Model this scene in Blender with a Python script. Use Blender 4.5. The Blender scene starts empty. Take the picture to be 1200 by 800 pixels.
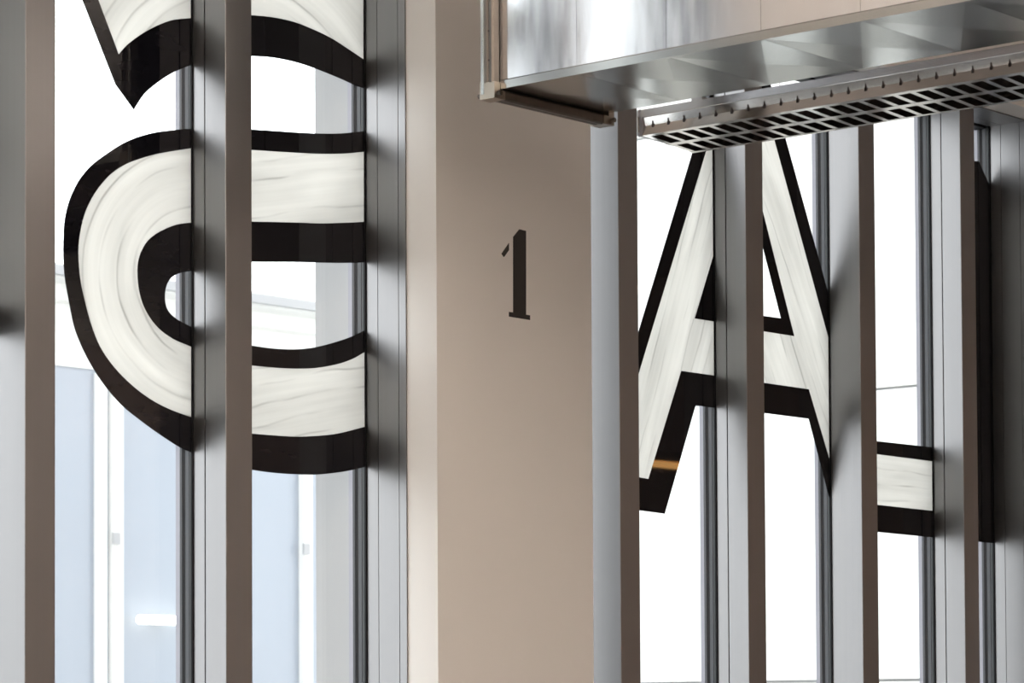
import bpy, bmesh, math, random
from mathutils import Vector, Matrix
from mathutils.geometry import tessellate_polygon
random.seed(7)
S = bpy.context.scene
C = S.collection

# ------------------------------------------------------------------ camera
# world: X along the facade, Y towards outside, Z up; camera stands at (0,0,1.6)
F, YAW, PIT, ROL, CX, CY, H = 3441., .70981, .03695, -.00498, 600., 708., 1.6
fw = Vector((math.cos(PIT)*math.cos(YAW), math.cos(PIT)*math.sin(YAW), math.sin(PIT)))
rt = Vector((math.sin(YAW), -math.cos(YAW), 0)); up = rt.cross(fw)
_c, _s = math.cos(ROL), math.sin(ROL)
rt, up = rt*_c+up*_s, up*_c-rt*_s
cd = bpy.data.cameras.new('camera'); cam = bpy.data.objects.new('camera', cd); C.objects.link(cam)
cam.matrix_world = Matrix(((rt.x, up.x, -fw.x, 0), (rt.y, up.y, -fw.y, 0), (rt.z, up.z, -fw.z, H), (0, 0, 0, 1)))
cd.sensor_width = 36; cd.lens = F/1200*36
cd.shift_x = (600-CX)/1200; cd.shift_y = (CY-400)/1200
cd.dof.use_dof = True; cd.dof.focus_distance = 9.2; cd.dof.aperture_fstop = 9
cd.clip_end = 200
S.camera = cam
def ray(x, y): return fw+rt*((x-CX)/F)-up*((y-CY)/F)
def onY(x, y, Y): d = ray(x, y); return d*(Y/d.y)+Vector((0, 0, H))

# ------------------------------------------------------------------ sky (overcast, white)
W = bpy.data.worlds.new('sky'); S.world = W; W.use_nodes = True
bg = W.node_tree.nodes['Background']
bg.inputs[0].default_value = (.955, .975, 1, 1); bg.inputs[1].default_value = 3.4
S.view_settings.view_transform = 'Standard'; S.view_settings.look = 'None'
S.view_settings.exposure = 0; S.view_settings.gamma = 1
FILL_POWER = 13    # each added fill pendant, downwards; most of its light goes up to the ceiling
# ------------------------------------------------------------------ materials
def newmat(n):
    m = bpy.data.materials.new(n); m.use_nodes = True; nt = m.node_tree
    return m, nt, nt.nodes['Principled BSDF'], nt.nodes['Material Output']
def node(nt, t, **k):
    n = nt.nodes.new(t)
    for a, b in k.items(): setattr(n, a, b)
    return n
def mat(name, col, rough=.5, metal=0, noise=0, scale=(8, 8, 8), bump=0, rvar=0, spec=.5, coat=0):
    m, nt, p, o = newmat(name)
    p.inputs['Base Color'].default_value = (*col, 1); p.inputs['Roughness'].default_value = rough
    p.inputs['Metallic'].default_value = metal; p.inputs['Specular IOR Level'].default_value = spec
    p.inputs['Coat Weight'].default_value = coat; p.inputs['Coat Roughness'].default_value = .02
    tc = node(nt, 'ShaderNodeTexCoord'); mp = node(nt, 'ShaderNodeMapping'); mp.inputs['Scale'].default_value = scale
    nz = node(nt, 'ShaderNodeTexNoise'); nz.inputs['Scale'].default_value = 1; nz.inputs['Detail'].default_value = 5
    nt.links.new(tc.outputs['Object'], mp.inputs[0]); nt.links.new(mp.outputs[0], nz.inputs['Vector'])
    cr = node(nt, 'ShaderNodeMapRange'); cr.inputs[1].default_value = .3; cr.inputs[2].default_value = .7
    cr.inputs[3].default_value = 1-noise; cr.inputs[4].default_value = 1+noise
    nt.links.new(nz.outputs['Fac'], cr.inputs[0])
    mx = node(nt, 'ShaderNodeVectorMath', operation='SCALE'); mx.inputs[0].default_value = col
    nt.links.new(cr.outputs[0], mx.inputs['Scale']); nt.links.new(mx.outputs[0], p.inputs['Base Color'])
    if rvar:
        rr = node(nt, 'ShaderNodeMapRange'); rr.inputs[1].default_value = .3; rr.inputs[2].default_value = .7
        rr.inputs[3].default_value = rough-rvar; rr.inputs[4].default_value = rough+rvar
        nt.links.new(nz.outputs['Fac'], rr.inputs[0]); nt.links.new(rr.outputs[0], p.inputs['Roughness'])
    if bump:
        b = node(nt, 'ShaderNodeBump'); b.inputs['Strength'].default_value = bump; b.inputs['Distance'].default_value = .01
        nt.links.new(nz.outputs['Fac'], b.inputs['Height']); nt.links.new(b.outputs[0], p.inputs['Normal'])
    return m
def emit(name, col, st):
    m, nt, p, o = newmat(name)
    p.inputs['Base Color'].default_value = (*col, 1)
    p.inputs['Emission Color'].default_value = (*col, 1); p.inputs['Emission Strength'].default_value = st
    return m
def glass_mat():
    m, nt, p, o = newmat('window_glass'); nt.nodes.remove(p)
    t = node(nt, 'ShaderNodeBsdfTransparent'); t.inputs[0].default_value = (.97, .985, .98, 1)
    g = node(nt, 'ShaderNodeBsdfGlossy'); g.inputs['Roughness'].default_value = .0
    # Schlick reflectance, the same on both faces of the thin pane
    ge = node(nt, 'ShaderNodeNewGeometry'); dt = node(nt, 'ShaderNodeVectorMath', operation='DOT_PRODUCT')
    nt.links.new(ge.outputs['Normal'], dt.inputs[0]); nt.links.new(ge.outputs['Incoming'], dt.inputs[1])
    ab = node(nt, 'ShaderNodeMath', operation='ABSOLUTE'); nt.links.new(dt.outputs['Value'], ab.inputs[0])
    iv = node(nt, 'ShaderNodeMath', operation='SUBTRACT'); iv.inputs[0].default_value = 1; nt.links.new(ab.outputs[0], iv.inputs[1])
    pw = node(nt, 'ShaderNodeMath', operation='POWER'); pw.inputs[1].default_value = 5; nt.links.new(iv.outputs[0], pw.inputs[0])
    f = node(nt, 'ShaderNodeMath', operation='MULTIPLY_ADD'); f.inputs[1].default_value = .96; f.inputs[2].default_value = .04; nt.links.new(pw.outputs[0], f.inputs[0])
    mx = node(nt, 'ShaderNodeMixShader')
    nt.links.new(f.outputs[0], mx.inputs[0]); nt.links.new(t.outputs[0], mx.inputs[1]); nt.links.new(g.outputs[0], mx.inputs[2])
    nt.links.new(mx.outputs[0], o.inputs[0]); return m
def paint_mat(name, kind, cx=0, cz=0, ang=0):
    """backlit white paint; brush marks run round (cx,cz) or along the angle ang"""
    m, nt, p, o = newmat(name); nt.nodes.remove(p)
    tc = node(nt, 'ShaderNodeTexCoord'); sx = node(nt, 'ShaderNodeSeparateXYZ'); nt.links.new(tc.outputs['Object'], sx.inputs[0])
    def mth(op, a, b=None):
        n = node(nt, 'ShaderNodeMath', operation=op)
        for i, v in enumerate((a, b)):
            if v is None: continue
            if isinstance(v, (int, float)): n.inputs[i].default_value = v
            else: nt.links.new(v, n.inputs[i])
        return n.outputs[0]
    x = mth('SUBTRACT', sx.outputs['X'], cx); z = mth('SUBTRACT', sx.outputs['Z'], cz)
    if kind == 'polar':
        across = mth('SQRT', mth('ADD', mth('MULTIPLY', mth('MULTIPLY', x, x), .75), mth('MULTIPLY', z, z)))
        along = mth('MULTIPLY', mth('ARCTAN2', z, mth('MULTIPLY', x, -1)), .3)
    else:
        ca, sa = math.cos(ang), math.sin(ang)
        along = mth('ADD', mth('MULTIPLY', x, ca), mth('MULTIPLY', z, sa))
        across = mth('SUBTRACT', mth('MULTIPLY', z, ca), mth('MULTIPLY', x, sa))
    def nz(sa_, sb_, det, off, dist=0):
        cb = node(nt, 'ShaderNodeCombineXYZ')
        nt.links.new(mth('MULTIPLY', along, sa_), cb.inputs[0]); nt.links.new(mth('MULTIPLY', across, sb_), cb.inputs[1]); cb.inputs[2].default_value = off
        n = node(nt, 'ShaderNodeTexNoise'); n.inputs['Scale'].default_value = 1; n.inputs['Detail'].default_value = det; n.inputs['Distortion'].default_value = dist
        nt.links.new(cb.outputs[0], n.inputs['Vector']); return n.outputs['Fac']
    def rng(v, a, b, c, d):
        r = node(nt, 'ShaderNodeMapRange'); nt.links.new(v, r.inputs[0])
        for i, q in enumerate((a, b, c, d)): r.inputs[i+1].default_value = q
        return r.outputs[0]
    fine = rng(nz(1.6, 80, 4, 1.3), .3, .7, .955, 1.03)         # bristle marks
    wide = rng(nz(2.5, 14, 2, 4.1, .2), .3, .7, .9, 1.04)       # overlapping strokes
    # stroke edges: thin ridges at a regular brush width, wavering a little, fading in and out
    wob = mth('ADD', mth('MULTIPLY', across, 19), mth('MULTIPLY', nz(3, 5, 2, 2.2), .8))
    tri = mth('ABSOLUTE', mth('SUBTRACT', mth('FRACT', wob), .5))
    fade = rng(nz(4, 12, 2, 6.6), .43, .63, .0, .28)
    edge = mth('SUBTRACT', 1, mth('MULTIPLY', fade, rng(tri, 0, .09, 1, 0)))
    dens = mth('MULTIPLY', mth('MULTIPLY', fine, wide), edge)
    sc = node(nt, 'ShaderNodeVectorMath', operation='SCALE'); sc.inputs[0].default_value = (.80, .785, .755); nt.links.new(dens, sc.inputs['Scale'])
    tr = node(nt, 'ShaderNodeBsdfTranslucent'); nt.links.new(sc.outputs[0], tr.inputs[0])
    df = node(nt, 'ShaderNodeBsdfDiffuse'); df.inputs[0].default_value = (.8, .78, .74, 1)
    gl = node(nt, 'ShaderNodeBsdfTransparent')
    mx = node(nt, 'ShaderNodeMixShader'); mx.inputs[0].default_value = .12
    nt.links.new(tr.outputs[0], mx.inputs[1]); nt.links.new(df.outputs[0], mx.inputs[2])
    nt.links.new(mx.outputs[0], o.inputs[0]); nt.nodes.remove(gl); return m
M = {}
M['plaster'] = mat('white_plaster', (.85, .835, .815), .75, noise=.015, scale=(1.5, 1.5, 1.5))
M['alu'] = mat('anodised_aluminium', (.285, .28, .285), .42, 1, noise=.03, scale=(60, 60, .6), rvar=.03)
M['groove'] = mat('shadow_gap', (.05, .05, .05), .7)
M['frame'] = mat('dark_exterior_frame', (.03, .034, .037), .5, noise=.05)
M['frame_mid'] = mat('grey_exterior_frame', (.055, .058, .068), .5, noise=.05)
M['frame_light'] = mat('pale_exterior_cap', (.34, .34, .39), .5, noise=.03)
M['rubber'] = mat('black_rubber', (.010, .010, .012), .7, spec=.2)
M['cladding'] = mat('pale_exterior_cladding', (.40, .40, .41), .7, noise=.02, scale=(2, 2, 2))
M['glass'] = glass_mat()
M['black'] = mat('black_paint', (.007, .007, .010), .6, noise=.1, scale=(9, 9, 30), coat=.5, spec=0)
M['vinyl'] = mat('black_vinyl', (.022, .020, .019), .5)
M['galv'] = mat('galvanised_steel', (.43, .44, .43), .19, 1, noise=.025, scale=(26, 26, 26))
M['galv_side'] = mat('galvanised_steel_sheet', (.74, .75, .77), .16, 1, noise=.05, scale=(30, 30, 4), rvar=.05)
M['flange'] = mat('dull_steel_flange', (.19, .172, .155), .34, 1, noise=.1, scale=(20, 20, 20))
M['zinc'] = mat('zinc_corner', (.45, .40, .34), .3, 1, noise=.1)
M['lum'] = mat('polished_louvre_aluminium', (.74, .72, .70), .13, 1, noise=.03)
M['lum_dull'] = mat('satin_aluminium', (.66, .65, .67), .2, 1, noise=.05, scale=(40, 6, 40))
M['dark'] = mat('dark_louvre_interior', (.05, .035, .031), .35, noise=.1)
M['wood'] = mat('brown_oak_floor', (.095, .085, .078), .45, noise=.15, scale=(1, 9, 1))
M['panelling'] = mat('pale_brown_timber_panelling', (.60, .51, .475), .5, noise=.12, scale=(6, 6, .6))
M['warm'] = mat('warm_beige_room_paint', (.44, .40, .37), .8, noise=.02)
M['ceil'] = mat('pale_ceiling', (.78, .75, .72), .8, noise=.02)
M['white_wall'] = mat('white_facade_panel', (.86, .855, .83), .7, noise=.015)
M['ground'] = mat('pale_paving', (.45, .44, .42), .85, noise=.1)
M['bluepane'] = mat('pale_blue_glazing', (.33, .365, .42), .3, noise=.02, scale=(.8, .8, .8))
M['tube'] = emit('glowing_tube', (1, .95, .85), 3)
M['warmtube'] = emit('warm_glowing_tube', (1, .52, .17), 12)
M['clear'] = mat('frosted_clear_plastic', (.62, .63, .70), .15)
M['lampshade'] = mat('white_lamp_housing', (.7, .68, .65), .5)

# ------------------------------------------------------------------ helpers
def bx(bm, x0, x1, y0, y1, z0, z1):
    v = [bm.verts.new(p) for p in ((x0,y0,z0),(x1,y0,z0),(x1,y1,z0),(x0,y1,z0),(x0,y0,z1),(x1,y0,z1),(x1,y1,z1),(x0,y1,z1))]
    for f in ((0,3,2,1),(4,5,6,7),(0,1,5,4),(1,2,6,5),(2,3,7,6),(3,0,4,7)): bm.faces.new([v[i] for i in f])
def link(o, parent=None):
    C.objects.link(o)
    if parent:
        o.parent = parent; o.matrix_parent_inverse = Matrix.Translation(parent.location).inverted()   # meshes keep world coordinates
    return o
def obj(name, bm, m, parent=None, smooth=False):
    me = bpy.data.meshes.new(name)
    bmesh.ops.recalc_face_normals(bm, faces=bm.faces[:])
    bm.to_mesh(me); bm.free(); me.materials.append(M[m])
    if smooth:
        for p in me.polygons: p.use_smooth = True
    return link(bpy.data.objects.new(name, me), parent)
def boxes(name, L, m, parent=None, bev=0):
    bm = bmesh.new()
    for b in L: bx(bm, *b)
    if bev: bmesh.ops.bevel(bm, geom=bm.edges[:], offset=bev, segments=2, affect='EDGES')
    return obj(name, bm, m, parent)
def prism(name, prof, axis, a, b, m, parent=None):
    """extrude a 2D profile along an axis: 'z' takes (x,y), 'y' takes (x,z), 'x' takes (y,z)"""
    f = {'z': lambda p, t: (p[0], p[1], t), 'y': lambda p, t: (p[0], t, p[1]), 'x': lambda p, t: (t, p[0], p[1])}[axis]
    bm = bmesh.new(); n = len(prof)
    A = [bm.verts.new(f(p, a)) for p in prof]; B = [bm.verts.new(f(p, b)) for p in prof]
    for i in range(n): bm.faces.new((A[i], A[(i+1)%n], B[(i+1)%n], B[i]))
    for tri in tessellate_polygon([[Vector((*p, 0)) for p in prof]]):
        bm.faces.new([A[i] for i in tri]); bm.faces.new([B[i] for i in tri])
    return obj(name, bm, m, parent)
def tube(bm, p, q, r, n=10):
    p, q = Vector(p), Vector(q); d = (q-p).normalized()
    s = d.cross(Vector((0, 0, 1)) if abs(d.z) < .9 else Vector((1, 0, 0))).normalized(); t = d.cross(s)
    rings = [[bm.verts.new(c+s*r*math.cos(2*math.pi*i/n)+t*r*math.sin(2*math.pi*i/n)) for i in range(n)] for c in (p, q)]
    for i in range(n): bm.faces.new((rings[0][i], rings[0][(i+1)%n], rings[1][(i+1)%n], rings[1][i]))
    bm.faces.new(rings[0]); bm.faces.new(rings[1])
def tubes(name, L, m, parent=None):
    bm = bmesh.new()
    for t in L: tube(bm, *t)
    return obj(name, bm, m, parent)
def thing(name, loc, label=None, cat=None, group=None, kind=None):
    o = bpy.data.objects.new(name, None); C.objects.link(o); o.location = loc; o.empty_display_size = .1
    return tag(o, label, cat, group, kind)
def tag(o, label=None, cat=None, group=None, kind=None):
    for k, v in (('label', label), ('category', cat), ('group', group), ('kind', kind)):
        if v: o[k] = v
    return o
def struct(o, label=None, cat=None): return tag(o, label, cat, None, 'structure')

# ------------------------------------------------------------------ the room
YW, YL, YF, YG, YO = 5.655, 5.772, 5.80, 5.935, 6.136   # wall face, lining edge, mullion front, glass, outside face
ZH, ZC = 3.857, 4.8
HEAD = [ZH, 4.1, ZH, ZH]
struct(boxes('floor', [(-5, 17, -9, YW, -.12, 0)], 'wood'), 'dark brown wooden floor of the hall', 'floor')
struct(boxes('ceiling', [(-5, 17, -9, YW, ZC, ZC+.15)], 'ceil'), 'pale plastered ceiling above the duct', 'ceiling')
struct(boxes('wall_back', [(-5, 17, -9.2, -9, -.12, ZC+.15)], 'warm'), 'warm beige wall opposite the windows', 'wall')
struct(boxes('wall_left', [(-5.2, -5, -9.2, YO, -.12, ZC+.15)], 'warm'), 'warm beige end wall of the hall', 'wall')
struct(boxes('wall_right', [(17, 17.2, -9.2, YO, -.12, ZC+.15)], 'panelling'), 'pale brown panelled end wall beside the last window', 'wall')
OPEN = [(.80, 3.54), (4.25, 6.255), (6.963, 9.75), (10.46, 13.25)]
wf = struct(thing('wall_front', (6.6, YW, 0)), 'white plastered window wall with a pier between two tall windows', 'wall')
xs = [-5.0]+[v for o in OPEN for v in o]+[17.0]
for i in range(0, len(xs), 2): boxes('pier', [(xs[i], xs[i+1], YW, YO, -.12, ZC+.15)], 'plaster', wf)
for w, (a, b) in enumerate(OPEN):
    boxes('lintel', [(a, b, YW, YG+.012, HEAD[w], ZC+.15), (a, b, YG+.012, YO, HEAD[w]+.35, ZC+.15)], 'plaster', wf); boxes('sill', [(a, b, YW, YO, -.12, .06)], 'plaster', wf)

# ------------------------------------------------------------------ windows
FW = .1                                                    # mullion width
MULL = [[(1.46, 0), (2.14, 1), (2.82, 0)], [(4.851, 0), (5.556, 1)],
        [(7.28, 0), (7.966, 1), (8.647, 0), (9.32, 1)], [(10.78, 0), (11.46, 1), (12.14, 0), (12.82, 1)]]
GW, GD, YGR = .0022, .006, 5.883
def mullion(x, groove, par, zh):
    r = .0015
    p = [(x+r, YF), (x+FW-r, YF), (x+FW, YF+r), (x+FW, YG), (x, YG)]
    if groove: p += [(x, YGR+GW), (x+GD, YGR+GW), (x+GD, YGR-GW), (x, YGR-GW)]
    p += [(x, YF+r)]
    return prism('mullion', p, 'z', .06, zh, 'alu', par)
def outer_frame(x0, x1, par, zh):
    e = .0035
    f = boxes('exterior_frame', [(x0, x1, YG, YG+.0112, .06, zh)], 'frame', par)
    boxes('gasket', [(x0+e, x1-e, YG+.0112, YG+.0132, .06, zh)], 'rubber', f)
    boxes('pressure_plate', [(x0, x1, YG+.0132, YG+.027, .06, zh)], 'frame_mid', f)
    boxes('gasket', [(x0+.001, x1-.001, YG+.027, YG+.041, .06, zh)], 'rubber', f)
    boxes('cap', [(x0, x1, YG+.041, YG+.050, .06, zh)], 'frame_mid', f)
    boxes('cap_lip', [(x0, x1, YG+.050, YG+.066, .06, zh)], 'frame_light', f)
WLAB = ['tall mullioned window with three mullions and no lettering', 'tall mullioned window with the round painted letters, before the pier',
        'tall mullioned window with the painted letter A, beyond the pier', 'tall mullioned window beyond the second pier, without lettering']
for w, (a, b) in enumerate(OPEN):
    root = struct(thing('window_%d' % (w+1), ((a+b)/2, YG, .06)), WLAB[w], 'window')
    ms = MULL[w]; zh = HEAD[w]
    for x, g in ms:
        mullion(x, g, root, zh); outer_frame(x, x+FW, root, zh)
    edges = [a+.005]+[v for x, g in ms for v in (x, x+FW)]+[b-.005]
    for i in range(0, len(edges), 2):
        boxes('pane', [(edges[i]-.001, edges[i+1]+.001, YG, YG+.008, .1, zh-.004)], 'glass', root)
        # black seal where pane meets the metal on its right
        boxes('seal', [(edges[i+1]-.0045, edges[i+1]+.001, YG-.006, YG+.0005, .1, zh-.004)], 'rubber', root)
    # metal lining on the jambs, head and sill, with shadow gaps
    for s, x in ((1, a), (-1, b)):
        def pr(t): return x+s*t
        p = [(pr(0), YL), (pr(.005), YL), (pr(.005), YF-.0012), (pr(.002), YF-.0012), (pr(.002), YF+.0012), (pr(.005), YF+.0012),
             (pr(.005), YGR-.0012), (pr(.002), YGR-.0012), (pr(.002), YGR+.0012), (pr(.005), YGR+.0012), (pr(.005), YG), (pr(0), YG)]
        prism('jamb_lining', p, 'z', .06, zh-.0002, 'alu', root)
        q = sorted((pr(0), pr(.008))); outer_frame(q[0], q[1], root, zh)
    for z, s in ((zh, -1), (.06, 1)):
        p = [(YL, z), (YL, z+s*.005), (YGR-.0012, z+s*.005), (YGR-.0012, z+s*.002), (YGR+.0012, z+s*.002), (YGR+.0012, z+s*.005), (YG, z+s*.005), (YG, z)]
        prism('head_lining' if s < 0 else 'sill_lining', p, 'x', a+.005, b-.005, 'alu', root)
        q = sorted((z, z+s*.012)); 
        boxes('frame_rail', [(edges[i]+.001, edges[i+1]-.001, YG+.008, YG+.06, q[0], q[1]) for i in range(0, len(edges), 2)], 'rubber', root)
# paler outside lining of the piers
for i, (x0, x1) in enumerate(((3.54, 4.25), (6.255, 6.963), (9.75, 10.46))):
    struct(boxes('trim_%d' % (i+1), [(x0-.004, x1+.004, YG+.0665, YO+.004, 0, ZH)], 'cladding'), ['pale exterior cladding of the pier without a number', 'pale exterior cladding of the pier with the number', 'pale exterior cladding of the pier after the last letter'][i], 'cladding')

# ------------------------------------------------------------------ numeral on the pier
def cr(P, n=4):
    """Catmull-Rom through the points"""
    out = []
    for i in range(len(P)-1):
        p0, p1, p2, p3 = P[max(i-1, 0)], P[i], P[i+1], P[min(i+2, len(P)-1)]
        for k in range(n):
            t = k/n
            out.append(tuple(.5*(2*b+(c-a)*t+(2*a-5*b+4*c-d)*t*t+(3*b-a-3*c+d)*t**3) for a, b, c, d in zip(p0, p1, p2, p3)))
    return out+[P[-1]]
def film(name, loop, Y, th, m, parent, lo=None, hi=None):
    pts = [(p.x, p.z) for p in (onY(x, y, Y) for x, y in loop)]
    def clip(P, f):
        out = []
        for i in range(len(P)):
            a, b = P[i-1], P[i]; fa, fb = f(a), f(b)
            if (fa >= 0) != (fb >= 0):
                t = fa/(fa-fb); out.append((a[0]+(b[0]-a[0])*t, a[1]+(b[1]-a[1])*t))
            if fb >= 0: out.append(b)
        return out
    if lo is not None: pts = clip(clip(pts, lambda p: p[0]-lo), lambda p: hi-p[0])
    pts = [p for i, p in enumerate(pts) if abs(p[0]-pts[i-1][0])+abs(p[1]-pts[i-1][1]) > 1e-5]
    return prism(name, pts, 'y', Y-th, Y, m, parent)
num = thing('wall_numeral', onY(608, 374, YW), 'black numeral 1 with a flat foot on the beige pier', 'number')
film('stem', [(601.2, 277.5), (608.3, 268.6), (616.2, 270.5), (616.2, 368.6), (620.9, 369.4), (620.9, 374.9), (596.3, 370.8), (596.3, 365.3), (601.2, 366.1)], YW, .0012, 'vinyl', num)
film('flag', [(596.2, 284.6), (596.2, 293), (590.3, 301.2), (587.5, 297.2)], YW, .0012, 'vinyl', num)

# ------------------------------------------------------------------ painted letters (inner face of the glass)
e_c = onY(236, 335, YG)
M['paint_round'] = paint_mat('white_paint_round', 'polar', e_c.x, e_c.z)
M['paint_bar'] = paint_mat('white_paint_bars', 'line', 0, 0, .20)
s_c = onY(290, 130, YG)
M['paint_s'] = paint_mat('white_paint_arch', 'polar', s_c.x, s_c.z-.1)
M['paint_leg'] = paint_mat('white_paint_leg', 'line', 0, 0, 1.18)
M['paint_leg2'] = paint_mat('white_paint_second_leg', 'line', 0, 0, -1.05)
M['paint_flat'] = paint_mat('white_paint_flat', 'line', 0, 0, 0)
PL = [(4.951, 5.5575), (5.655, 6.2565), (7.378, 7.9675), (8.062, 8.6485), (8.74, 9.3215), (9.414, 9.7515)]
YP, TH = YG-.0002, .0012
def strip(name, A, B, m, root, k): return film(name, A+B[::-1], YP, TH, m, root, *PL[k])
def lab(o, t): o['label'] = t; return o
# upper round letter
S1 = thing('painted_letter', onY(190, 128, YG), 'painted letter with a pointed corner and arch, above the round letter', 'letter')
o1 = [(41.4, -140), (96.25, 0), (135, 98.75), (156.75, 128.75)]
o2 = cr([(156.75, 128.75), (160.5, 122), (170, 108.75), (185, 96.25), (200, 86.5), (215, 79.5), (230, 74.5)])
i1 = [(62, -140), (115, 0), (138.75, 63.75)]
i2 = cr([(138.75, 63.75), (147.5, 53.75), (160, 43.75), (175, 34.5), (190, 27.5), (205, 23), (230, 21)])
film('black_outline', o1+o2[1:]+i2[::-1]+i1[::-1][1:]+[(62, -140)], YP, TH, 'black', S1, *PL[0])
film('white_fill', i1+i2[1:]+[(230, -140)], YP, TH, 'paint_s', S1, *PL[0])
a = cr([(250, 18), (275, 17), (296, 18), (320, 20.5), (345, 26), (370, 36), (390, 46), (410, 59), (425, 69), (436, 76)])
b = cr([(250, 66.5), (275, 65), (296, 65.75), (320, 67.5), (345, 72.5), (370, 80.5), (395, 90.5), (415, 99.5), (427, 104), (436, 108)])
strip('black_outline', a, b, 'black', S1, 1)
strip('white_fill', [(250, -140), (436, -120)], a, 'paint_s', S1, 1)
# big round letter
E1 = thing('painted_letter', onY(260, 555, YG), 'large round painted letter with a curled bowl and two bars', 'letter')
oa = cr([(230, 150.5), (223, 150.75), (215, 151.25), (197.5, 153), (180, 155.5), (160, 161), (142.5, 168.75), (125, 180), (110, 191), (100, 201), (90, 215), (81, 235), (76, 255), (74.3, 275), (74, 300), (75.75, 325), (80, 350), (86, 380), (93, 400), (102.5, 420), (115, 441), (130, 461), (145, 477), (162.5, 491), (180, 504), (200, 517.5), (212.5, 525), (223, 529.5), (230, 532)])
ob = cr([(230, 172.8), (221.5, 174), (190, 179), (170, 184), (150, 191), (134.5, 200), (122.5, 211), (110, 227.5), (100, 247.5), (94, 270), (91.5, 295), (93.5, 325), (98.5, 350), (105, 375), (114, 400), (125, 419), (140, 437.5), (160, 456), (180, 470), (200, 480), (221, 487.7), (230, 490)])
ia = cr([(230, 260.5), (222, 261), (207.5, 263), (195, 267.5), (182.5, 274), (172.5, 282.5), (165, 295), (161, 310), (161.25, 330), (165, 350), (172.5, 367.5), (185, 384), (202.5, 397), (221, 405), (230, 409)])
ib = cr([(230, 317), (223, 317.5), (210, 320), (200, 326), (194.5, 336), (193, 350), (196, 362.5), (205, 372.5), (222, 382), (230, 386)])
strip('black_outline', oa, ob, 'black', E1, 0)
strip('white_fill', ob, ia, 'paint_round', E1, 0)
strip('black_outline', ia, ib, 'black', E1, 0)
t0 = cr([(250, 149), (296, 151.75), (345, 155), (375, 156.5), (400, 156.25), (426, 153.75), (436, 152.5)])
t1 = cr([(250, 173.5), (296, 175.75), (332, 178), (370, 180), (400, 180), (425, 178), (436, 177)])
t2 = cr([(250, 259), (296, 259.7), (345, 260.75), (375, 261.75), (405, 261), (425, 260), (436, 259.5)])
t3 = cr([(250, 306), (296, 306.8), (345, 307), (395, 308), (427, 307.5), (436, 307)])
u0 = cr([(250, 396), (275, 401.5), (296, 405), (320, 408.25), (345, 409.25), (365, 407.5), (382, 403.75), (395, 400), (410, 395), (425, 388), (436, 382)])
u1 = cr([(250, 420), (275, 425), (296, 428.2), (320, 430.5), (345, 431.75), (370, 431), (395, 426.5), (412.5, 420.5), (425, 413.5), (436, 407)])
u2 = cr([(250, 500), (275, 505), (296, 508), (320, 510), (345, 511.5), (370, 510.75), (395, 508), (425, 500.5), (436, 497)])
u3 = cr([(250, 539), (275, 546), (296, 550.5), (320, 553.75), (345, 555.5), (370, 556), (395, 553.5), (410, 551), (427, 547), (436, 544)])
for A_, B_, m_ in ((t0, t1, 'black'), (t1, t2, 'paint_bar'), (t2, t3, 'black'), (u0, u1, 'black'), (u1, u2, 'paint_bar'), (u2, u3, 'black')):
    strip('black_outline' if m_ == 'black' else 'white_fill', A_, B_, m_, E1, 1)
# letter in the pane before the round letter: a broad stem
I1 = thing('painted_letter', (4.6, YG, 2.5), 'broad upright painted stem in the pane before the round letter', 'letter')
boxes('black_outline', [(4.30, 4.36, YP-TH, YP, 2.58, 3.58), (4.36, 4.8525, YP-TH, YP, 2.58, 2.66), (4.36, 4.8525, YP-TH, YP, 3.50, 3.58)], 'black', I1)
boxes('white_fill', [(4.36, 4.8525, YP-TH, YP, 2.66, 3.50)], 'paint_flat', I1)
# letter A
A1 = thing('painted_letter', onY(765, 600, YG), 'slanted-legged painted letter A with a black drop shadow', 'letter')
def lx(p, q, y): return (p[0]+(q[0]-p[0])*(y-p[1])/(q[1]-p[1]), y)
lo_, li_ = ((811.5, 178), (748.75, 386)), ((827.5, 176), (759.5, 400))
film('black_outline', [lx(*lo_, 60), lx(*lo_, 600)]+[lx(*li_, 553), lx(*li_, 60)], YP, TH, 'black', A1, *PL[2])
film('white_fill', [lx(*li_, 60), lx(*li_, 429), lx(*li_, 553), (759.5, 561), (798, 434.5), (845, 441), (845, 378), (813.75, 373), (832.5, 310), (845, 268), (845, 60)], YP, TH, 'paint_leg', A1, *PL[2])
film('black_outline', [(845, 268), (832.5, 310), (813.75, 373), (845, 378)], YP, TH, 'black', A1, *PL[2])
film('black_outline', [lx(*li_, 553), (759.5, 561), (798, 434.5), (845, 441), (845, 478.8), (815, 474.7), (778.75, 601.8), (690, 590), (690, 550)], YP, TH, 'black', A1, *PL[2])
ro, ri = ((920.3, 162), (967, 331)), ((907.2, 164), (967.5, 385))
film('black_outline', [lx(*ro, 60), lx(*ro, 350), (980, 375), (980, 430), lx(*ri, 400), lx(*ri, 60)], YP, TH, 'black', A1, *PL[3])
film('white_fill', [(850, 60), lx(*ri, 60), lx(*ri, 400), (980, 430), (980, 566), (968.5, 527), (947.5, 456), (850, 442), (850, 381), (930.5, 393.75), (895, 253), (850, 90)], YP, TH, 'paint_leg2', A1, *PL[3])
film('black_outline', [(895, 253), (930.5, 393.75), (850, 381), (850, 364), (915, 372.8), (897, 302), (880, 236), (850, 130), (850, 90)], YP, TH, 'black', A1, *PL[3])
film('black_outline', [(850, 442), (947.5, 456), (968.5, 527), (980, 566), (980, 615), (969.5, 575), (947.5, 490.5), (850, 478)], YP, TH, 'black', A1, *PL[3])
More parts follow.
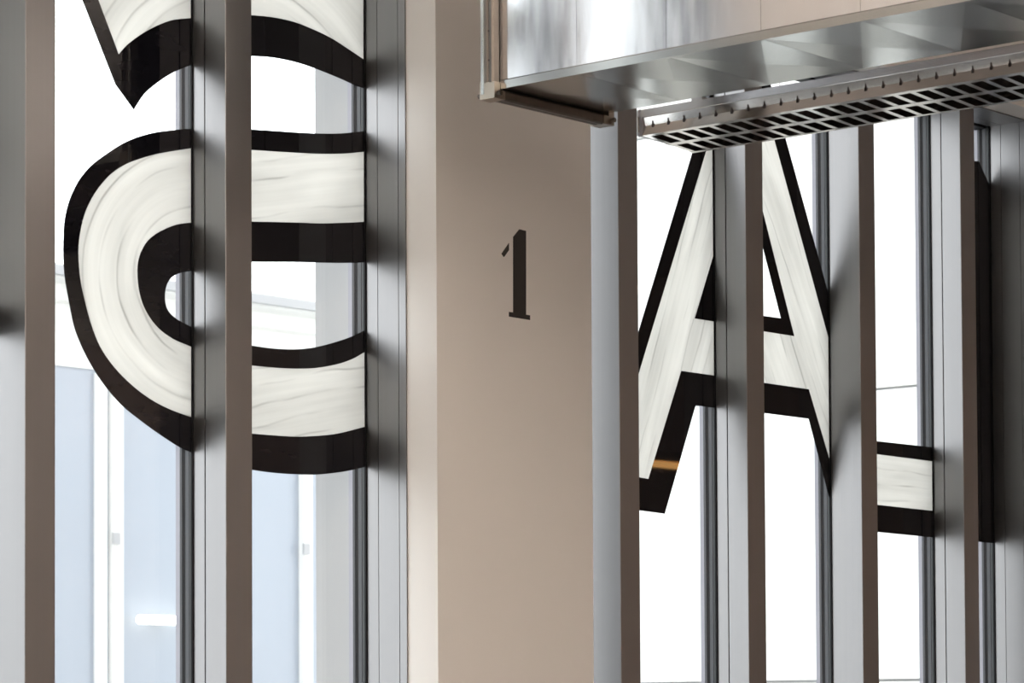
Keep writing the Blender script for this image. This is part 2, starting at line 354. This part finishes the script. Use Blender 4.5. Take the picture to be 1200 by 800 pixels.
# last letter: a bar and a stem
T1 = thing('painted_letter', onY(1150, 634, YG), 'black and white bar with dark stem beside the second pier', 'letter')
def bar(x0, x1, k):
    def y4(x): return (516.75+(x-1028)*.111, 532+(x-1028)*.129, 591.4+(x-1028)*.107, 623.2+(x-1028)*.0965)
    p, q = y4(x0), y4(x1)
    if k == 4:
        r_ = y4(1008)
        film('black_outline', [(x0, p[0]), (x1, q[0]), (x1, q[1]), (1008, r_[1]), (1008, r_[2]), (x1, q[2]), (x1, q[3]), (x0, p[3])], YP, TH, 'black', T1, *PL[k])
        film('white_fill', [(1008, r_[1]), (x1, q[1]), (x1, q[2]), (1008, r_[2])], YP, TH, 'paint_flat', T1, *PL[k])
bar(994, 1100, 4)
film('black_outline', [(1095, 187.5), (1146.7, 188.8), (1158.5, 215), (1172, 240), (1172, 637), (1095, 629.7), (1095, 600), (1132, 603), (1132, 240), (1120, 215), (1095, 212)], YP, TH, 'black', T1, *PL[5])
film('white_fill', [(1095, 212), (1120, 215), (1132, 240), (1132, 603), (1095, 600)], YP, TH, 'paint_flat', T1, *PL[5])

# ------------------------------------------------------------------ air duct
DX0, DX1, DY1, DY0, DZ0, DZ1 = 5.995, 6.452, 5.215, .4, 3.297, 3.86
du = thing('air_duct', ((DX0+DX1)/2, 2.6, DZ0), 'galvanised rectangular air duct with a flanged open end', 'duct')
t = .004
PW = .3; ny = int((DY1-DY0)/PW)
def panel(name, corners, bulge, m):
    """a cross-broken sheet panel: four triangles meeting at a slightly raised centre"""
    bm = bmesh.new(); v = [bm.verts.new(c) for c in corners]
    n = (Vector(corners[1])-Vector(corners[0])).cross(Vector(corners[3])-Vector(corners[0])).normalized()
    c = sum((Vector(p) for p in corners), Vector())/4
    w = [bm.verts.new(Vector(p)-n*t) for p in corners]
    m0 = bm.verts.new(c+n*bulge); m1 = bm.verts.new(c+n*(bulge-t))
    for i in range(4):
        j = (i+1) % 4
        bm.faces.new((v[i], v[j], m0)); bm.faces.new((w[j], w[i], m1)); bm.faces.new((v[j], v[i], w[i], w[j]))
    return obj(name, bm, m, du)
for i in range(ny):
    y1 = DY1-i*(DY1-DY0)/ny; y0 = DY1-(i+1)*(DY1-DY0)/ny+.001
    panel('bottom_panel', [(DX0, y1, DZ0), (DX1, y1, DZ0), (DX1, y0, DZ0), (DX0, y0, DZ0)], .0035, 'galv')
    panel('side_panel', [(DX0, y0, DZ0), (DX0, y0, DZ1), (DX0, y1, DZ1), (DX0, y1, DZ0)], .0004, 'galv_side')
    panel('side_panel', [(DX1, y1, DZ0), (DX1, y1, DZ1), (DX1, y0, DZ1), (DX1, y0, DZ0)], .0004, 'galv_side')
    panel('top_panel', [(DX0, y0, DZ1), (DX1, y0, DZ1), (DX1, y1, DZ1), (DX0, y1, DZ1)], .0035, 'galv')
boxes('end_plate', [(DX0, DX1, DY0-.004, DY0, DZ0, DZ1)], 'galv', du)
# folded seam along the lower edges
for x0, x1 in ((DX0-.006, DX0+.004),):
    prism('edge_seam', [(x0, DZ0-.004), (x1, DZ0-.004), (x1, DZ0+.018), ((x0+x1)/2, DZ0+.022), (x0, DZ0+.018)], 'y', DY0, DY1-.035, 'galv', du)
# end flange: profiled bars joined by corner brackets
fl = .034
def flange_bar(name, kind):
    pr = [(0, 0), (.006, -.004), (.014, -.004), (.020, .0), (.026, -.003), (.034, -.003), (.034, .026), (.004, .026), (.0, .02)]
    if kind == 'bottom': return prism(name, [(DY1-.034+u, DZ0-.028+v) for u, v in pr], 'x', DX0+.012, DX1-.012, 'flange', du)
    if kind == 'top': return prism(name, [(DY1-.034+u, DZ1+.028-v) for u, v in pr], 'x', DX0+.012, DX1-.012, 'flange', du)
    if kind == 'left': return prism(name, [(DX0-.028+v, DY1-.034+u) for u, v in pr], 'z', DZ0+.012, DZ1-.012, 'flange', du)
    if kind == 'right': return prism(name, [(DX1+.028-v, DY1-.034+u) for u, v in pr], 'z', DZ0+.012, DZ1-.012, 'flange', du)
for k in ('bottom', 'top', 'left', 'right'): flange_bar('flange_bar', k)
boxes('flange_face', [(DX0-.032, DX0-.0, DY1, DY1+.012, DZ0-.018, DZ1+.03), (DX1, DX1+.032, DY1, DY1+.006, DZ0-.03, DZ1+.03), (DX0, DX1, DY1, DY1+.004, DZ0-.026, DZ0)], 'galv', du, .001)
for x in (DX0, DX1):
    for z in (DZ0, DZ1):
        s = -1 if x == DX0 else 1; q = -1 if z == DZ0 else 1
        cb = prism('corner_bracket', [(x+s*.031, z+q*.031), (x-s*.014, z+q*.031), (x-s*.014, z+q*.007), (x+s*.007, z+q*.007), (x+s*.007, z-q*.014), (x+s*.031, z-q*.014)], 'y', DY1-.037, DY1+.016, 'zinc', du)
        tubes('bolt', [((x+s*.018, DY1-.05, z+q*.018), (x+s*.018, DY1+.03, z+q*.018), .007, 8)], 'flange', cb)
for z in (3.37, 3.45, 3.55, 3.65, 3.75):
    tubes('rivet', [((DX0-.0035, DY1-.018, z), (DX0-.033, DY1-.018, z), .003, 6)], 'dark', du)
for y in (1.2, 2.6):
    boxes('hanger', [(DX0-.05, DX1+.05, y-.02, y+.02, DZ1+.0055, DZ1+.035), (DX0-.045, DX0-.033, y-.006, y+.006, DZ1+.03, ZC), (DX1+.033, DX1+.045, y-.006, y+.006, DZ1+.03, ZC)], 'flange', du)

# ------------------------------------------------------------------ suspended louvre luminaire
LX0, LX1, LY1, LY0 = 6.744, 6.997, 5.30, 2.95
LZ0, LZR, LZT = 3.290, 3.275, 3.366
lu = thing('louvre_luminaire', ((LX0+LX1)/2, (LY0+LY1)/2, LZ0), 'unlit suspended lamp with two rows of louvre cells beside the duct', 'ceiling lamp')
def LZ(x): return LZ0+(LZR-LZ0)*(x-LX0)/(LX1-LX0)
ya, yb = LY0+.012, LY1-.012
prism('side_panel', [(LX0, LZ0), (LX0+.004, LZ0), (LX0+.013, LZ0+.030), (LX0+.010, LZ0+.052), (LX0+.005, LZ0+.054), (LX0+.009, LZ0+.029)], 'y', ya, yb, 'lum', lu)
prism('top_rail', [(LX0-.002, LZ0+.054), (LX0+.014, LZ0+.052), (LX0+.014, LZT), (LX0-.002, LZT)], 'y', ya, yb, 'lum_dull', lu)
prism('side_panel', [(LX1, LZR), (LX1-.004, LZR), (LX1-.012, LZR+.030), (LX1-.004, LZT-.01), (LX1, LZT-.01)], 'y', ya, yb, 'lum', lu)
boxes('housing', [(LX0+.014, LX1-.004, ya, yb, LZT-.012, LZT-.002)], 'dark', lu)
xm = (LX0+LX1)/2+.004
def rail(x, w, h=.045):
    prism('louvre_rail', [(x-w, LZ(x-w)), (x+w, LZ(x+w)), (x+.003, LZ(x)+h), (x-.003, LZ(x)+h)], 'y', ya, yb, 'lum', lu)
rail(LX0+.011, .010, .02); rail(xm, .0135); rail(LX1-.008, .0075, .02)
pitch = .0573; n = int((yb-ya-.02)/pitch)
def blade_mesh(x0, x1):
    """cross blade, wide below and thin above"""
    bm = bmesh.new()
    P = []
    for x in (x0, x1):
        z = LZ(x)+.0006
        P.append([bm.verts.new((x, u, z+v)) for u, v in ((-.0085, 0), (.0085, 0), (.004, .022), (.001, .04), (-.001, .04), (-.004, .022))])
    for i in range(6): bm.faces.new((P[0][i], P[0][(i+1) % 6], P[1][(i+1) % 6], P[1][i]))
    bm.faces.new(P[0]); bm.faces.new(P[1])
    bmesh.ops.recalc_face_normals(bm, faces=bm.faces[:])
    me = bpy.data.meshes.new('louvre_blade'); bm.to_mesh(me); bm.free(); me.materials.append(M['lum']); return me
rows = [(blade_mesh(LX0+.018, xm-.008), 0), (blade_mesh(xm+.008, LX1-.012), 0)]
for me, off in rows:
    for i in range(n+1):
        o = link(bpy.data.objects.new('louvre_blade', me), lu)
        o.matrix_parent_inverse = Matrix.Translation(lu.location).inverted()
        o.location = (0, yb-.012-i*pitch, 0)
st = bmesh.new()
for i in range(n+1):
    y = yb-.04-i*pitch
    bx(st, LX0+.0055, LX0+.012, y-.0034, y+.0034, LZ0+.022, LZ0+.031); bx(st, LX0+.0055, LX0+.011, y-.0012, y+.0012, LZ0+.031, LZ0+.041)
tag(obj('side_slots', st, 'dark', lu), kind='stuff')
for y in (LY0, LY1-.016):
    ec = boxes('end_cap', [(LX0-.004, LX1+.002, y, y+.016, LZ0-.002, LZT+.002)], 'clear', lu, .003)
    boxes('end_clip', [(LX0-.007, LX0-.0035, y+.004, y+.012, LZ0+.01, LZ0+.055)], 'lum', ec, .001)
for y in (LY1-.42, LY0+.4):
    tubes('suspension_wire', [((xm, y, LZT-.004), (xm, y, ZC), .0012, 6)], 'dark', lu)
for y in (LY1-.22,):
    boxes('clamp', [(LX0-.002, LX0+.03, y-.02, y+.02, LZT-.001, LZT+.008)], 'lum_dull', lu, .001)

# ------------------------------------------------------------------ unseen lamps: pendants added as warm fill, and one mirrored in the paint
def pendant(x, y, z, ln, power, col, label, m='tube', along='x', group=None):
    p = thing('unseen_pendant', (x, y, z), label, 'ceiling lamp', group)
    dx, dy = (ln/2, .06) if along == 'x' else (.06, ln/2)
    boxes('housing', [(x-dx, x+dx, y-dy, y+dy, z+.03, z+.09)], 'lampshade', p, .004)
    boxes('diffuser', [(x-dx*.98, x+dx*.98, y-dy*.8, y+dy*.8, z, z+.03)], m, p, .003)
    for k in (-.7, .7):
        tubes('suspension_wire', [((x+k*dx*(along == 'x'), y+k*dy*(along != 'x'), z+.085), (x+k*dx*(along == 'x'), y+k*dy*(along != 'x'), ZC), .0015, 6)], 'dark', p)
    if power:
        l = bpy.data.lights.new('fill_light', 'AREA'); l.shape = 'RECTANGLE'; l.size = ln if along == 'x' else .3; l.size_y = .3 if along == 'x' else ln
        l.energy = power; l.color = col; l.spread = math.pi
        o = bpy.data.objects.new('fill_light', l); link(o, p); o.location = (x, y, z-.01)
        l2 = l.copy(); l2.energy = power*9.5  # stronger upward fill, bounced off the ceiling onto the window wall
        o = bpy.data.objects.new('fill_uplight', l2); link(o, p); o.location = (x, y, z+.1); o.rotation_euler = (math.pi, 0, 0)
    return p
WARM = (1, .87, .76)  # tint of the pendants added out of view to brighten the room
for i, (x, y) in enumerate(((-2, 2.5), (1, 2.5), (4.1, 2.5), (-3, -2), (1, -2), (5, -2), (-3, -6), (1, -6), (5, -6), (9, -6), (12.5, -6), (14.6, -7.5))):
    pendant(x, y, 3.6, 2.4, FILL_POWER, WARM, 'added warm fill lamp, unseen linear pendant in rows over the hall floor', group='added fill pendants over the hall')
g = onY(773, 543, YG); d = ray(773, 543); k = 5.2
pl = g+Vector((d.x, -d.y, d.z))*(k/d.y)
pendant(pl.x, pl.y, pl.z-.02, 1.1, 0, None, 'orange glowing linear pendant lamp mirrored in the black paint', 'warmtube', 'x')

# ------------------------------------------------------------------ outside
struct(boxes('ground', [(-60, 90, 6.2, 120, -4.2, -4)], 'ground'), 'pale paved ground outside the windows', 'ground')
YB = 19.
ob_ = thing('building', (20, YB, -4), 'white flat-roofed building with pale blue glazing across the yard', 'building')
zt, zr = 4.55, 5.33
def X(px): return onY(px, 600, YB).x
boxes('wall', [(2, 40, YB+.06, YB+9, -4, zr-.25)], 'white_wall', ob_)
boxes('lintel', [(2, 40, YB-.02, YB+.1, zt, zr-.25)], 'white_wall', ob_)
boxes('roof_edge', [(2, 40, YB-.45, YB+9, zr-.12, zr), (2, 40, YB-.2, YB+9, zr-.25, zr-.12)], 'white_wall', ob_)
boxes('gutter', [(2, 40, YB-.5, YB-.452, zr-.10, zr-.02)], 'cladding', ob_)
mull = [(X(110), X(121)), (X(127), X(138)), (X(350), X(362))]
step = mull[2][0]-mull[1][0]
ms = sorted([mull[1][0]+i*step for i in range(-6, 9)])
for a, b in zip(ms[:-1], ms[1:]):
    pn = boxes('glazing', [(a+.1, b, YB, YB+.05, -3.9, zt)], 'bluepane', ob_)
    ps = boxes('post', [(a, a+.11, YB-.07, YB+.05, -4, zt)], 'white_wall', ob_)
    boxes('hinge', [(a-.02, a+.06, YB-.09, YB-.07, 3.06, 3.16)], 'cladding', ps)
boxes('post', [(X(110), X(121), YB-.05, YB+.05, -4, zt-.03)], 'white_wall', ob_)
a_, b_ = onY(163, 728, YB-.12), onY(222, 728, YB-.12)
tl = tubes('tube_lamp', [((a_.x, YB-.12, 2.42), (b_.x, YB-.12, 2.42), .04, 12)], 'tube', ob_)
boxes('bracket', [((a_.x+b_.x)/2-.05, (a_.x+b_.x)/2+.05, YB-.1, YB, 2.40, 2.44)], 'white_wall', ob_)
# wing at right angles, clad in large white panels
XW = 13.6
wg = thing('building', (XW, 9, -4), 'wing clad in large smooth white panels, at right angles to the window', 'building')
boxes('wall', [(XW+.03, XW+6, 6.25, 11.6, -4, 8.2)], 'cladding', wg)
z = 3.38-1.61*5
while z < 8:
    boxes('cladding_panel', [(XW, XW+.03, 6.25, 11.6, z+.008, min(z+1.602, 8.2))], 'white_wall', wg)
    z += 1.61
